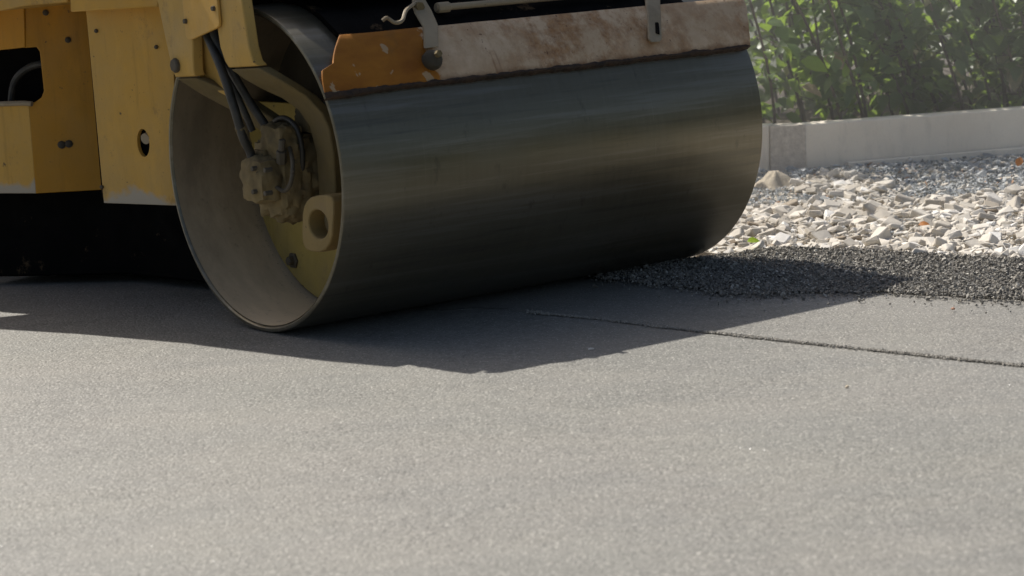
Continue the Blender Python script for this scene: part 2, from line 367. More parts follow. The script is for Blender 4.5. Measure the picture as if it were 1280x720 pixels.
# tie-down lug with an eye
def lug():
    A_ = .035; c = V((0.035, -0.368, 0.424)); n_ = 40
    outer = [(0.035, -0.300, 0.500), (0.035, -0.328, 0.516), (0.035, -0.365, 0.524), (0.035, -0.433, 0.531), (0.035, -0.463, 0.527), (0.035, -0.476, 0.511), (0.035, -0.470, 0.468), (0.035, -0.450, 0.386), (0.035, -0.431, 0.356), (0.035, -0.403, 0.334), (0.035, -0.365, 0.320), (0.035, -0.302, 0.318), (0.035, -0.272, 0.324), (0.035, -0.256, 0.343), (0.035, -0.255, 0.375), (0.035, -0.267, 0.449), (0.035, -0.282, 0.482)]
    cen = V((0.035, -0.367, 0.421)); hz = .052; hy = .062
    def ring(k, r_y, r_z): return [V((A_, cen[1] + r_y * math.cos(-2 * math.pi * i / k + 2.2), cen[2] + r_z * math.sin(-2 * math.pi * i / k + 2.2))) for i in range(k)]
    # outer contour resampled
    pts = [V(q) for q in outer]; seg = []
    for i in range(len(pts)):
        p, q2 = pts[i], pts[(i + 1) % len(pts)]; m_ = max(1, int((q2 - p).length / .012))
        seg += [p.lerp(q2, j / m_) for j in range(m_)]
    k = len(seg); ang = [math.atan2(q2[2] - cen[2], q2[1] - cen[1]) for q2 in seg]
    inn = [V((A_, cen[1] + hy * math.cos(a), cen[2] + hz * math.sin(a))) for a in ang]
    b = MB(); d = V((.07, 0, 0))
    vs = seg + inn + [q2 + d for q2 in seg] + [q2 + d for q2 in inn]; fs = []
    for i in range(k):
        j = (i + 1) % k
        fs += [[i, j, k + j, k + i], [2 * k + j, 2 * k + i, 3 * k + i, 3 * k + j], [i, 2 * k + i, 2 * k + j, j], [k + i, k + j, 3 * k + j, 3 * k + i]]
    b.add(vs, fs); return b
lugo = lug().build('tie_down_lug', M['lug'], roller, bevel=.005)
lugo['label'] = 'pale square lug with a round eye'

# hydraulic motor, caked in dirt, with fittings and hoses
def lumpy(c, size, amp, name, mat, parent, seed=0, sub=10):
    b = MB(); c = V(c); vs = []; idx = {}; fs = []
    def vid(p):
        key = tuple(round(x, 4) for x in p)
        if key not in idx:
            q = V(p); q = q.lerp(q.normalized() * .60, .5) if q.length else q
            q = V((q[0] * size[0], q[1] * size[1], q[2] * size[2]))
            nn = mnoise.noise(q * 26 + V((seed, 0, 0))) + .6 * mnoise.noise(q * 70 + V((seed, 3, 0)))
            idx[key] = len(vs); vs.append(c + q + q.normalized() * nn * amp)
        return idx[key]
    for ax in range(3):
        for sg in (-.5, .5):
            for i in range(sub):
                for j in range(sub):
                    qd = []
                    for (u_, v_) in ((i, j), (i + 1, j), (i + 1, j + 1), (i, j + 1)):
                        p = [0, 0, 0]; p[ax] = sg; p[(ax + 1) % 3] = u_ / sub - .5; p[(ax + 2) % 3] = v_ / sub - .5; qd.append(vid(p))
                    fs.append(qd)
    b.add(vs, fs); return b.build(name, mat, parent, angle=40)
motor = lumpy((0.150, -0.036, 0.562), (.20, .22, .30), .022, 'hydraulic_motor', M['grime'], roller, 3, 16)
lumpy((0.020, -0.038, 0.566), (.10, .15, .16), .010, 'valve_block', M['grime'], motor, 9, 14)
lumpy((0.090, -0.077, 0.701), (.10, .14, .12), .02, 'pipe_fitting', M['grime'], motor, 5, 10)
lumpy((0.050, -0.013, 0.650), (.05, .08, .05), .008, 'pipe_fitting', M['grime'], motor, 7, 8)
lumpy((0.200, -0.084, 0.772), (.05, .10, .09), .012, 'pipe_fitting', M['grime'], motor, 15, 8)
for uv_, dx in (((-0.035, -0.078, 0.615), 0), ((-0.035, -0.164, 0.614), 0), ((-0.035, -0.071, 0.530), 0), ((-0.035, -0.153, 0.529), 0)):
    b = MB(); b.tube([V(uv_) + V((.02, 0, 0)), V(uv_) + V((-.012, 0, 0))], .010, 6); b.build('bolt', M['bolt'], motor, bevel=.0015)
b = MB(); b.tube([(0.050, -0.130, 0.629), (0.040, -0.152, 0.675)], .020, 6); b.tube([(0.040, -0.152, 0.675), (0.040, -0.162, 0.716)], .013, 10); b.build('pipe_union', M['bolt'], motor, bevel=.002)
b = MB(); b.tube(smooth_path([(0.030, -0.111, 0.542), (0.030, -0.169, 0.531), (0.030, -0.217, 0.568), (0.050, -0.205, 0.632), (0.080, -0.144, 0.685)], 5), .008, 8); b.build('steel_pipe', M['bolt'], motor)
def hose(pts, r, nm='hydraulic_hose', mat='rubber'):
    b = MB(); b.tube(smooth_path(pts, 8), r, 14); return b.build(nm, M[mat], roller)
hose([(-0.050, 0.191, 1.201), (-0.055, 0.151, 1.108), (-0.060, 0.060, 0.984), (-0.050, 0.012, 0.853), (-0.030, -0.004, 0.734), (0.000, 0.003, 0.672), (0.010, -0.002, 0.627)], .017)
hose([(-0.040, 0.138, 1.215), (-0.045, 0.117, 1.107), (-0.020, 0.065, 0.980), (0.030, 0.036, 0.859), (0.070, -0.008, 0.759), (0.090, -0.039, 0.700)], .016)
hose([(-0.030, 0.190, 1.206), (-0.030, 0.165, 1.106), (-0.020, 0.100, 0.971), (0.020, 0.063, 0.830), (0.050, 0.052, 0.739)], .013)
hose([(0.130, 0.059, 0.721), (0.120, 0.004, 0.769), (0.110, -0.084, 0.784), (0.110, -0.155, 0.749), (0.120, -0.166, 0.666), (0.130, -0.140, 0.591)], .010)
for q in ([(-0.035, -0.000, 0.764), (-0.005, 0.009, 0.693)], [(0.085, -0.013, 0.729), (0.095, -0.030, 0.693)]):
    b = MB(); b.tube(q, .023, 6); b.build('hose_ferrule', M['grime'], motor, bevel=.003)

# scraper bar along the drum
b = MB(); na, nphi = 200, 10; vs = []; fs = []
def bend(phi, rr, a): return (a, -rr * math.cos(R(phi)), RO + rr * math.sin(R(phi)))
for j in range(nphi + 1):
    t = j / nphi; phi = 28.3 + t * (49.3 - 28.3)
    aL = -.012 + (0 if t < .45 else .045) + .115 * t * t; aR = 2.012 + .10 * t
    for i in range(na + 1):
        a = aL + (aR - aL) * i / na
        w = .25 * mnoise.noise(V((a * 9, 0, 4))) if 0 < t < 1 else 0
        rr = .6125 + .022 * t + .0015 * mnoise.noise(V((a * 3, t * 3, 0)))
        if j == nphi: phi2 = phi + .25 * mnoise.noise(V((a * 5, 1, 0)))
        else: phi2 = phi
        if i == na: a += .006 * mnoise.noise(V((0, t * 14, 2)))
        vs.append(bend(phi2, rr, a))
m_ = na + 1
for j in range(nphi):
    for i in range(na): fs.append([j * m_ + i, j * m_ + i + 1, (j + 1) * m_ + i + 1, (j + 1) * m_ + i])
b.add(vs, fs); bar = b.build('scraper_bar', M['scraper'], roller, solid=(.009, 1), bevel=.002)
bar['label'] = 'rusty cream scraper bar with orange paint left at one end'
b = MB(); vs = []; fs = []; na = 420
for i in range(na + 1):
    a = -.02 + 2.035 * i / na
    w = 1.0 * mnoise.noise(V((a * 2.1, 5, 0))) + .5 * mnoise.noise(V((a * 17, 0, 0))) + .35 * mnoise.noise(V((a * 50, 0, 3)))
    w2 = .55 * mnoise.noise(V((a * 23, 9, 0))) + .5 * mnoise.noise(V((a * 9, 9, 4))) + .3 * mnoise.noise(V((a * 60, 1, 0)))
    dip = 1.1 * math.exp(-((a - .05) / .25) ** 2)
    for (ph, rr) in ((27.7 + w * .7 - dip * .8, .6015), (27.9 + w * .7 - dip * .8, .622), (28.3 + w2 * .4, .626), (28.9 + w2 * 1.0, .6245), (29.1 + w2, .613)): vs.append(bend(ph, rr, a))
for i in range(na):
    for k in range(4): fs.append([i * 5 + k, i * 5 + k + 1, (i + 1) * 5 + k + 1, (i + 1) * 5 + k])
b.add(vs, fs); b.build('rubber_lip', M['lip'], bar)

# brackets carrying the scraper bar, rod between them
bb = -.478
b = MB()
strip(b, [((0.553, -0.320, 1.226), (0.618, -0.320, 1.222)), ((0.534, -0.340, 1.175), (0.592, -0.340, 1.177)), ((0.513, -0.380, 1.136), (0.586, -0.380, 1.142)), ((0.508, -0.435, 1.084), (0.570, -0.435, 1.091)), ((0.455, -0.505, 1.014), (0.516, -0.505, 1.015))], (0, .014, 0))
br = b.build('scraper_bracket', M['cream'], roller, bevel=.004)
b = MB(); c0 = V((0.469, -0.535, 0.973)); b.tube([c0 + V((0, .03, -.01)), c0 + V((0, .012, 0)), c0, c0 + V((0, -.012, .004)), c0 + V((0, -.02, .006))], [.036, .038, .036, .028, .012], 18); b.build('clamp_pad', M['web'], br)
b = MB(); b.tube([c0 + V((0, -.02, .02)), c0 + V((0, -.035, .024))], .013, 6); b.build('bolt', M['grime'], br)
b = MB(); c1 = V((0.543, -0.360, 1.157)); b.tube([c1 + V((0, .02, 0)), c1 + V((0, -.012, 0))], .02, 6); b.build('bolt', M['grime'], br, bevel=.003)
b = MB()
strip(b, [((1.659, -0.340, 1.152), (1.735, -0.340, 1.147)), ((1.584, -0.430, 1.088), (1.655, -0.430, 1.083)), ((1.545, -0.480, 1.029), (1.611, -0.480, 1.024)), ((1.496, -0.535, 0.966), (1.562, -0.535, 0.960)), ((1.499, -0.545, 0.952), (1.540, -0.545, 0.950))], (0, .014, 0))
br2 = b.build('scraper_bracket', M['cream'], roller, bevel=.004)
b = MB(); q = (1.580, -0.488, 1.017); q2 = (1.552, -0.522, 0.980); b.tube([V(q) + V((0, .003, 0)), V(q2) + V((0, .003, 0))], .009, 10); b.build('adjusting_slot', M['black'], br2)
b = MB(); b.tube([(0.626, -0.350, 1.147), (1.646, -0.350, 1.147)], .0125, 14); rod = b.build('spray_pipe', M['cream'], roller)
b = MB(); b.tube([(0.630, -0.350, 1.147), (0.685, -0.350, 1.147)], .02, 10); b.build('pipe_collar', M['cream'], rod, bevel=.003)
b = MB(); b.tube(smooth_path([(0.549, -0.340, 1.174), (0.457, -0.400, 1.152), (0.411, -0.435, 1.118), (0.379, -0.435, 1.112), (0.349, -0.430, 1.131), (0.335, -0.420, 1.123)], 6), .007, 8); b.build('bent_wire', M['cream'], roller)

# cross beam; black strip behind the scraper bar, added in place of shade
b = MB(); b.prism([(.12, -.275, 1.235), (.12, -.05, 1.5), (.12, .62, 1.5), (.12, .62, 1.25)], (1.66, 0, 0)); b.build('yoke_beam', M['black'], roller, bevel=.008)
b = MB(); vs = []; fs = []; nn_ = 60
for i in range(nn_ + 1):
    a = .165 + (1.80 - .165) * i / nn_; wv = .012 * mnoise.noise(V((a * 8, 2, 0)))
    for ph, rr in ((50.5, .604), (50.0, .628 + wv), (62, .632 + wv), (84, .628), (96, .622), (96, .604)): vs.append(bend(ph, rr, a if i not in (0,) else a + .02 * math.sin(ph)))
for i in range(nn_):
    for k in range(6): fs.append([i * 6 + k, i * 6 + (k + 1) % 6, (i + 1) * 6 + (k + 1) % 6, (i + 1) * 6 + k])
fs += [list(range(6)), list(range(nn_ * 6 + 5, nn_ * 6 - 1, -1))]
b.add(vs, fs); b.build('shade_strip', M['black'], roller)

# body behind the drum: side panel with a lifting hole
inw = V((0.943, 0.332, 0.000))
def panel_with_hole(out_px, cen, ry, rz_, depth):
    pts = [V(q) for q in out_px]; cen = V(cen); e1 = V((inw.y, -inw.x, 0)); seg = []
    for i in range(len(pts)):
        p, q2 = pts[i], pts[(i + 1) % len(pts)]; m = max(1, int((q2 - p).length / .03)); seg += [p.lerp(q2, j / m) for j in range(m)]
    k = len(seg); inn = []
    for q in seg:
        dv = q - cen; a = math.atan2(dv.z, dv.dot(e1)); inn.append(cen + e1 * ry * math.cos(a) + V((0, 0, rz_ * math.sin(a))))
    b = MB(); d = inw * depth
    vs = seg + inn + [q + d for q in seg] + [q + d for q in inn]; fs = []
    for i in range(k):
        j = (i + 1) % k
        fs += [[i, j, k + j, k + i], [2 * k + j, 2 * k + i, 3 * k + i, 3 * k + j], [i, 2 * k + i, 2 * k + j, j], [k + i, k + j, 3 * k + j, 3 * k + i]]
    return b.add(vs, fs)
b = panel_with_hole([(-0.049, 1.075, 1.314), (-0.046, 1.067, 0.420), (0.082, 0.704, 0.416), (0.102, 0.647, 1.299)], (0.032, 0.846, 0.663), .031, .055, .02)
sp = b.build('side_panel', M['yellow'], roller, bevel=.002)
b = MB(); c0 = V((0.032, 0.846, 0.663)); b.prism([(-0.029, 1.109, 1.107), (-0.029, 1.109, 0.432), (0.092, 0.767, 0.438), (0.102, 0.736, 1.099)], inw * .3); b.build('panel_box', M['black'], sp)
b = MB(); b.tube([c0 + inw * .026 + V((.0, -.012, .02)), c0 + inw * .004 + V((.0, -.012, .016))], .022, 14); b.build('pin', M['cream'], sp)

# front body shell with a recess
b = MB()
b.prism([(-0.004, 1.679, 1.368), (0.220, 1.543, 1.352), (0.221, 1.542, 1.212), (0.232, 1.536, 0.415), (-0.028, 1.694, 0.420), (-0.025, 1.692, 0.799), (-0.002, 1.678, 0.804), (0.022, 1.663, 0.822), (0.033, 1.657, 0.848), (0.031, 1.658, 1.013), (0.021, 1.664, 1.034), (-0.021, 1.690, 1.033)], V((0.520, 0.854, 0.000)) * .012)
b.build('body_shell', M['shaded_yellow'], roller, bevel=.003)
b = MB()
b.prism([(-0.013, 1.662, 1.368), (-0.023, 1.685, 1.035), (-0.191, 2.033, 1.013), (-0.172, 1.993, 1.383)], inw * .012)
b.build('body_shell', M['shaded_yellow'], roller, bevel=.003)
b = MB()
b.prism([(-0.026, 1.690, 0.799), (-0.028, 1.694, 0.420), (-0.222, 2.097, 0.420), (-0.203, 2.057, 0.789)], inw * .012)
sh = b.build('body_shell', M['yellow'], roller, bevel=.003)
b = MB(); b.tube([(-0.021, 1.670, 0.799), (-0.039, 1.707, 0.803), (-0.205, 2.051, 0.799)], .011, 8); b.build('recess_lip', M['cream'], sh)
b = MB(); b.tube(smooth_path([(-0.000, 1.913, 0.759), (0.008, 1.895, 0.855), (0.026, 1.859, 0.912), (0.057, 1.794, 0.948), (0.094, 1.718, 0.960)], 6), .016, 10); b.build('cable', M['rubber'], sh)
def shbolt(q, r, par, nrm=(-.3, -.95, 0)):
    b = MB(); nrm = V(nrm).normalized(); b.tube([V(q) - nrm * .004, V(q) + nrm * .007, V(q) + nrm * .010], [r, r, r * .6], 8); b.build('bolt', M['bolt'], par)
for q in ((0.063, 1.639, 1.174), (0.133, 1.596, 1.055)): shbolt(q, .013, sh)
for q in ((0.078, 1.629, 0.618), (0.104, 1.614, 0.620)): shbolt(q, .017, sh)

for q in ((-0.033, 1.028, 1.108), (0.068, 0.741, 1.039), (-0.047, 1.067, 0.485)): shbolt(q, .008, sp, (-.94, -.33, 0))
# fender boxes over the panels, darkening underbody block, platform, hood
b = MB(); b.prism([(-0.135, 1.019, 1.381), (-0.140, 1.032, 1.190), (0.010, 0.607, 1.198), (0.028, 0.557, 1.363)], inw * .45); b.build('fender', M['yellow'], roller, bevel=.006)
b = MB(); b.prism([(-0.470, 2.121, 1.420), (-0.481, 2.153, 1.181), (-0.235, 1.452, 1.202), (-0.190, 1.325, 1.218), (-0.112, 1.104, 1.226), (-0.106, 1.087, 1.381)], inw * .6); b.build('fender', M['yellow'], roller, bevel=.006)
b = MB()
n2 = inw; A2 = V((-0.046, 1.067, 0.420)); B2 = V((0.084, 0.707, 0.420)); C1 = V((0.215, 1.546, 0.420)); D1 = V((-0.028, 1.694, 0.420)); E1 = V((-0.223, 2.095, 0.420))
near_side = [B2 + n2 * .34, C1 + n2 * .10, E1 + n2 * .12]
far_side = [q + n2 * 1.4 for q in (near_side[2], near_side[0])]
b.prism([(q.x, q.y, .035) for q in near_side + far_side], (0, 0, 1.215))  # block brought almost to the ground, added to blacken the shade underneath
b.prism([(.75, .58, 1.15), (1.15, .58, 1.15), (1.15, 1.75, 1.15), (.75, 1.75, 1.15)], (0, 0, .2))
M['black'].node_tree.nodes['Principled BSDF'].inputs['Specular IOR Level'].default_value = .04
b.build('chassis_shade_block', M['black'], roller, bevel=.01)
b = MB()
edge = [(-.37, 1.35), (-.26, .67), (-.18, .37), (-.06, .37), (-.03, .23), (.03, .05), (.23, -.05), (.82, -.065), (1.50, -.055), (1.82, -.045), (1.82, .7), (1.75, 1.6), (1.0, 4.9), (-.7, 4.6), (-.46, 2.71), (-.40, 2.51)]
b.prism([(x, y, 1.5) for x, y in edge], (0, 0, .05)); b.build('platform', M['yellow'], roller, bevel=.005)
b = MB(); b.prism([(x, y, 1.44) for x, y in [(-.25, .9), (-.375, 1.37), (-.52, 1.91), (-.66, 2.30), (-1.1, 3.5), (-.97, 3.55), (-.55, 2.54), (-.40, 2.48), (-.2, 2.3)]], (0, 0, .05)); b.build('shadow_step', M['yellow'], roller)  # unseen plate, added and outlined to cast the thin shadow band
b = MB(); b.prism([(x, y, 1.555) for x, y in [(.3, .9), (1.5, 1.1), (1.3, 2.2), (.8, 3.8), (-.2, 3.6), (.05, 2.2)]], (0, 0, .25)); b.build('hood', M['yellow'], roller, bevel=.03)
b = MB(); b.prism([(-0.085, 0.448, 1.383), (-0.085, -0.082, 1.374), (-.085, .22, 1.5), (-.085, .38, 1.5)], (.25, 0, 0)); b.build('yoke_bracket', M['yolk'], roller, bevel=.006)
# rear drum
ax = V((n2.x, n2.y, 0)); cR = V((.42, 3.45, .6)); b = MB(); b.lathe_x([(-.84, 0), (-.84, .58), (-.835, .6), (.835, .6), (.84, .58), (.84, 0)], (0, 0), 96)
rd = b.build('rear_drum', M['steel'], roller); rd.location = cR; rd.rotation_euler = (0, 0, math.atan2(ax.y, ax.x))

# ------------------------------------------------------------------ ground
def sheet(name, pts, z, mat, kind='structure'):
    me = bpy.data.meshes.new(name); me.from_pydata([(x, y, z) for x, y in pts], [], [list(range(len(pts)))]); me.materials.append(mat)
    o = bpy.data.objects.new(name, me); COL.objects.link(o); return tag(o, kind=kind)
sheet('ground', [(-300, -300), (300, -300), (300, 300), (-300, 300)], -.06, M['meadow'])

# boundary helpers in world xy
def interp(tab, x):
    if x <= tab[0][0]:
        (x0, y0), (x1, y1) = tab[0], tab[1]
    elif x >= tab[-1][0]:
        (x0, y0), (x1, y1) = tab[-2], tab[-1]
    else:
        for (x0, y0), (x1, y1) in zip(tab[:-1], tab[1:]):
            if x0 <= x <= x1: break
    return y0 + (y1 - y0) * (x - x0) / (x1 - x0)
SEAM = [(-1.2, 10.55), (.02, 8.88), (.31, 8.60), (.63, 8.25), (.95, 7.92), (1.57, 7.31), (3, 5.9)]
SMOOTH = [(-2, 9.4), (.0, 8.98), (.66, 8.92), (1.07, 8.83), (1.37, 8.74), (1.51, 8.65), (1.81, 8.40), (4, 6.9)]
COARSE = [(-2, 9.8), (.4, 9.85), (.78, 10.02), (1.13, 10.24), (1.43, 10.03), (1.77, 9.70), (2.06, 9.50), (4, 8.2)]
KERB = [(-3, 14.6), (1.40, 12.93), (1.62, 12.86), (2.84, 13.05), (7, 13.7)]
def fnoise(x, s=9, amp=.02, seed=0): return amp * mnoise.noise(V((x * s, seed, 0))) + amp * .6 * mnoise.noise(V((x * s * 3.7, seed, 5)))

# main asphalt mat: big near sheet, edge along the seam; left part runs on behind
pts = [(-60, -20), (60, -20), (60, -40)] + [(x / 40, interp(SEAM, x / 40) + fnoise(x / 40, 12, .006, 1)) for x in range(120, 10, -1)] + [(.3, 8.75), (.36, 9.6), (.38, 13.25), (-3, 14.5), (-60, 36)]
sheet('road', pts, .000, M['asphalt'])
# second pass of asphalt, a real 9 mm step above the first, ragged edge
xs = [x / 60 for x in range(-20, 180)]
low = [(x, interp(SEAM, x) + fnoise(x, 20, .009, 2) + fnoise(x, 90, .006, 8)) for x in xs]
upp = [(x, interp(SMOOTH, x) + fnoise(x, 10, .03, 3)) for x in xs]
b = MB(); nn = len(xs); vs = []; fs = []
for (x, y0), (_, y1) in zip(low, upp):
    yb = interp(COARSE, x) - .08
    y0 = min(y0, y1 - .02)
    vs += [(x, y0, -.004), (x, y0 + .006, .0012), (x, y0 + .02, .0032), (x, (y0 + y1) / 2, .0032), (x, max(y1 + .10, interp(COARSE, x) - .12 if x < 1.3 else 0, y0 + .05), .0032)]
for i in range(nn - 1):
    for k in range(4): fs.append([i * 5 + k, (i + 1) * 5 + k, (i + 1) * 5 + k + 1, i * 5 + k + 1])
b.add(vs, fs); o = b.build('road_patch', M['asphalt2']); tag(o, kind='structure')

def grid_sheet(name, x0, x1, nx, ylo, yhi, ny, zf, mat):
    vs = []; fs = []
    for i in range(nx + 1):
        x = x0 + (x1 - x0) * i / nx; a, c = ylo(x), yhi(x)
        for j in range(ny + 1):
            t = j / ny; y = a + (c - a) * t; vs.append((x, y, zf(x, y, t)))
    for i in range(nx):
        for j in range(ny):
            k = i * (ny + 1) + j; fs.append([k, k + ny + 1, k + ny + 2, k + 1])
    b = MB(); b.add(vs, fs); o = b.build(name, mat, angle=180); return tag(o, kind='structure')
def bedlo(x): return interp(SMOOTH, x) + max(0, .85 - x) * 1.05 + fnoise(x, 7, .05, 3)
def zc(x, y):   # loose asphalt bed: a low bank falling off to the gravel
    lo, hi = bedlo(x), interp(COARSE, x); t = (y - lo) / max(.05, hi - lo)
    return .010 + .009 * min(1, max(0, t * 4)) * min(1, max(0, (x - .2) / .4)) - .05 * max(0, t - .82) / .18
grid_sheet('loose_asphalt_bed', .2, 3.4, 100, lambda x: min(bedlo(x) + .07, interp(COARSE, x)), lambda x: interp(COARSE, x) + .04, 14, lambda x, y, t: zc(x, y) + .004 * mnoise.noise(V((x * 20, y * 20, 0))), M['bed'])
def zg(x, y):
    k = interp(KERB, x); d = k - y
    return -.03 + .02 * mnoise.noise(V((x * 1.8, y * 1.8, 0))) + .04 * max(0, min(1, 1 - d / .5))
grid_sheet('gravel_base', .3, 7, 200, lambda x: interp(COARSE, x) - .06, lambda x: interp(KERB, x) + .06, 50, lambda x, y, t: zg(x, y) - .012, M['subbase'])
grid_sheet('soil_bed', -6, 9, 120, lambda x: interp(KERB, x) + .10, lambda x: 19 + .1 * x, 40, lambda x, y, t: .15 + .05 * mnoise.noise(V((x * 2, y * 2, 0))) - (.0 if t < .9 else (t - .9) * 2.2), M['soil'])

# ------------------------------------------------------------------ scattered stones (merged into one stuff mesh each)
import bmesh
def hull_rock(seed, npts=11, flat=.55, sub=False):
    rs = np.random.RandomState(seed); bm = bmesh.new()
    for _ in range(npts):
        d = rs.normal(size=3); d /= np.linalg.norm(d); r = rs.uniform(.75, 1.0)
        bm.verts.new((d[0] * r, d[1] * r * (.55 + .35 * (seed % 5) / 4), d[2] * r * flat))
    bmesh.ops.convex_hull(bm, input=list(bm.verts))
    for v in [v for v in bm.verts if not v.link_faces]: bm.verts.remove(v)
    if sub: bmesh.ops.bevel(bm, geom=list(bm.edges), offset=.10, segments=1, affect='EDGES')
    bmesh.ops.triangulate(bm, faces=bm.faces); bm.verts.ensure_lookup_table()
    v = np.array([tuple(x.co) for x in bm.verts]); f = np.array([[l.index for l in fc.verts] for fc in bm.faces]); bm.free(); return v, f
def slab_rock(seed):
    rs = np.random.RandomState(900 + seed); bm = bmesh.new(); sx, sy, sz = 1, rs.uniform(.5, .85), rs.uniform(.24, .5)
    for i in (-1, 1):
        for j in (-1, 1):
            for k in (-1, 1):
                if rs.rand() < .10: continue
                q = rs.uniform(.55, 1.0, 3); bm.verts.new((i * q[0] * sx, j * q[1] * sy, k * q[2] * sz))
    for _ in range(5):
        d = rs.normal(size=3); d /= np.linalg.norm(d); bm.verts.new((d[0] * sx * .95, d[1] * sy * .95, d[2] * sz * .95))
    bmesh.ops.convex_hull(bm, input=list(bm.verts))
    for v in [v for v in bm.verts if not v.link_faces]: bm.verts.remove(v)
    bmesh.ops.bevel(bm, geom=list(bm.edges), offset=.07, segments=1, affect='EDGES')
    bmesh.ops.triangulate(bm, faces=bm.faces); bm.verts.ensure_lookup_table()
    v = np.array([tuple(x.co) for x in bm.verts]); f = np.array([[l.index for l in fc.verts] for fc in bm.faces]); bm.free(); return v, f
def scatter(name, mat, protos, P, size, tone, tilt=.5, label=None, cat=None, smooth=False):
    VS = []; FS = []; TN = []; off = 0; n = len(P)
    for i in range(n):
        v, f = protos[RS.randint(len(protos))]
        a = RS.uniform(0, 2 * math.pi); tx, ty = RS.normal(0, tilt, 2)
        m = np.array(Matrix.Rotation(a, 3, 'Z') @ Matrix.Rotation(tx, 3, 'X') @ Matrix.Rotation(ty, 3, 'Y'))
        q = (v * size[i]) @ m.T + P[i]; VS.append(q); FS.append(f + off); TN.append(np.full(len(f), tone[i])); off += len(v)
    VS = np.concatenate(VS); FS = np.concatenate(FS); TN = np.concatenate(TN)
    me = bpy.data.meshes.new(name); me.vertices.add(len(VS)); me.vertices.foreach_set('co', VS.astype(np.float32).ravel())
    me.loops.add(FS.size); me.loops.foreach_set('vertex_index', FS.astype(np.int32).ravel())
    me.polygons.add(len(FS)); me.polygons.foreach_set('loop_start', np.arange(0, FS.size, 3, dtype=np.int32)); me.polygons.foreach_set('loop_total', np.full(len(FS), 3, dtype=np.int32))
    me.update(calc_edges=True); at = me.attributes.new('tone', 'FLOAT', 'FACE'); at.data.foreach_set('value', TN.astype(np.float32))
    me.materials.append(mat); me.validate()
    me.shade_smooth() if smooth else me.shade_flat()
    o = bpy.data.objects.new(name, me); COL.objects.link(o); tag(o, label, cat, kind='stuff'); return o
rocks = [slab_rock(i) for i in range(48)]
chips = [hull_rock(100 + i, 9, .42) for i in range(20)]
grains = [hull_rock(200 + i, 9, .8) for i in range(16)]

def inner(x, y):   # 0..1 how blue the gravel is there
    k = interp(KERB, x); d = k - y
    v = mnoise.noise(V((x * 1.6 + 3, y * 1.6, 1))) + .5 * mnoise.noise(V((x * 6, y * 6, 1)))
    return d < 1.42 + .40 * v and not (((x - 1.72) / .24) ** 2 + ((d - .75) / .45) ** 2 < 1 + 1.2 * v)
PW, SW, TW, PB, SB, TB = [], [], [], [], [], []
for x, y in zip(RS.uniform(.4, 3.9, 26000), RS.uniform(8.4, 13.2, 26000)):
    lo, hi = interp(COARSE, x) - .02, interp(KERB, x) - .005
    if not lo < y < hi: continue
    if inner(x, y):
        for _ in range(3 if x < 1.6 else 2):
            dx, dy = RS.uniform(-.03, .03, 2)
            if y + dy > hi: continue
            s = min(.045, .0085 * math.exp(RS.normal(0, .38))) * (1.1 if x < 1.5 else 1.9)
            PB.append((x + dx, y + dy, zg(x, y) + .004 + RS.uniform(0, .008))); SB.append(s); TB.append(min(1, max(0, RS.normal(.5, .25))))
        if RS.rand() < .07: PW.append((x, y, zg(x, y) + .012)); SW.append(RS.uniform(.010, .026)); TW.append(RS.uniform(.2, 1))
    else:
        if RS.rand() < .92:
            s = min(.058, .0172 * math.exp(RS.normal(0, .52)))
            PW.append((x, y, zg(x, y) + .002 + s * .35)); SW.append(s); TW.append(min(1, max(0, RS.normal(.58, .24))))
            for _ in range(2): PW.append((x + RS.normal(0, .03), min(y + RS.normal(0, .03), hi), zg(x, y) + .004)); SW.append(RS.uniform(.004, .010)); TW.append(RS.uniform(.2, .9))
        if RS.rand() < .06: PB.append((x, y, zg(x, y) + .02)); SB.append(.012); TB.append(RS.uniform(0, .6))
scatter('crushed_stone', M['white'], rocks, np.array(PW), SW, TW, .34, 'pale angular crushed limestone spread between loose asphalt and kerb', 'gravel')
scatter('stone_chippings', M['blue'], chips, np.array(PB), SB, TB, .5, 'fine blue grey stone chippings along the foot of the kerb', 'gravel')

PG, SG, TG = [], [], []
for x, y in zip(RS.uniform(.2, 2.9, 100000), RS.uniform(7.6, 10.4, 100000)):
    if x < .55 and RS.rand() > (x - .2) / .35: continue
    e1 = bedlo(x); e2 = interp(COARSE, x) + fnoise(x, 8, .04, 6)
    if not e1 < y < e2:
        d = max(e1 - y, y - e2)
        if d > .4 or RS.rand() > .30 * math.exp(-d / .06): continue
        z = .012
        if y > e2: z = zg(x, y) + .02
    else: z = zc(x, y) + RS.uniform(.002, .009)
    PG.append((x, y, z)); SG.append(min(.016, .0050 * math.exp(RS.normal(0, .45)))); TG.append(min(1, max(0, RS.normal(.55, .28))))
scatter('loose_asphalt', M['granule'], grains, np.array(PG), SG, TG, .8, 'dark loose uncompacted asphalt granules in a strip beside the gravel', 'asphalt')

# crumbs along the seam
PG, SG, TG = [], [], []
for x in RS.uniform(.05, 2.2, 6500):
    y = interp(SEAM, x) + RS.normal(.006, .009 + .016 * max(0, mnoise.noise(V((x * 7, 0, 0)))))
    if mnoise.noise(V((x * 5, 3, 0))) < -.25 and RS.rand() < .6: continue
    PG.append((x, y, .0045)); SG.append(.0042 * math.exp(RS.normal(0, .25))); TG.append(RS.uniform(.55, 1))
scatter('asphalt_crumbs', M['granule'], grains, np.array(PG), SG, TG, .8, 'line of small asphalt crumbs along the joint in the road', 'asphalt')

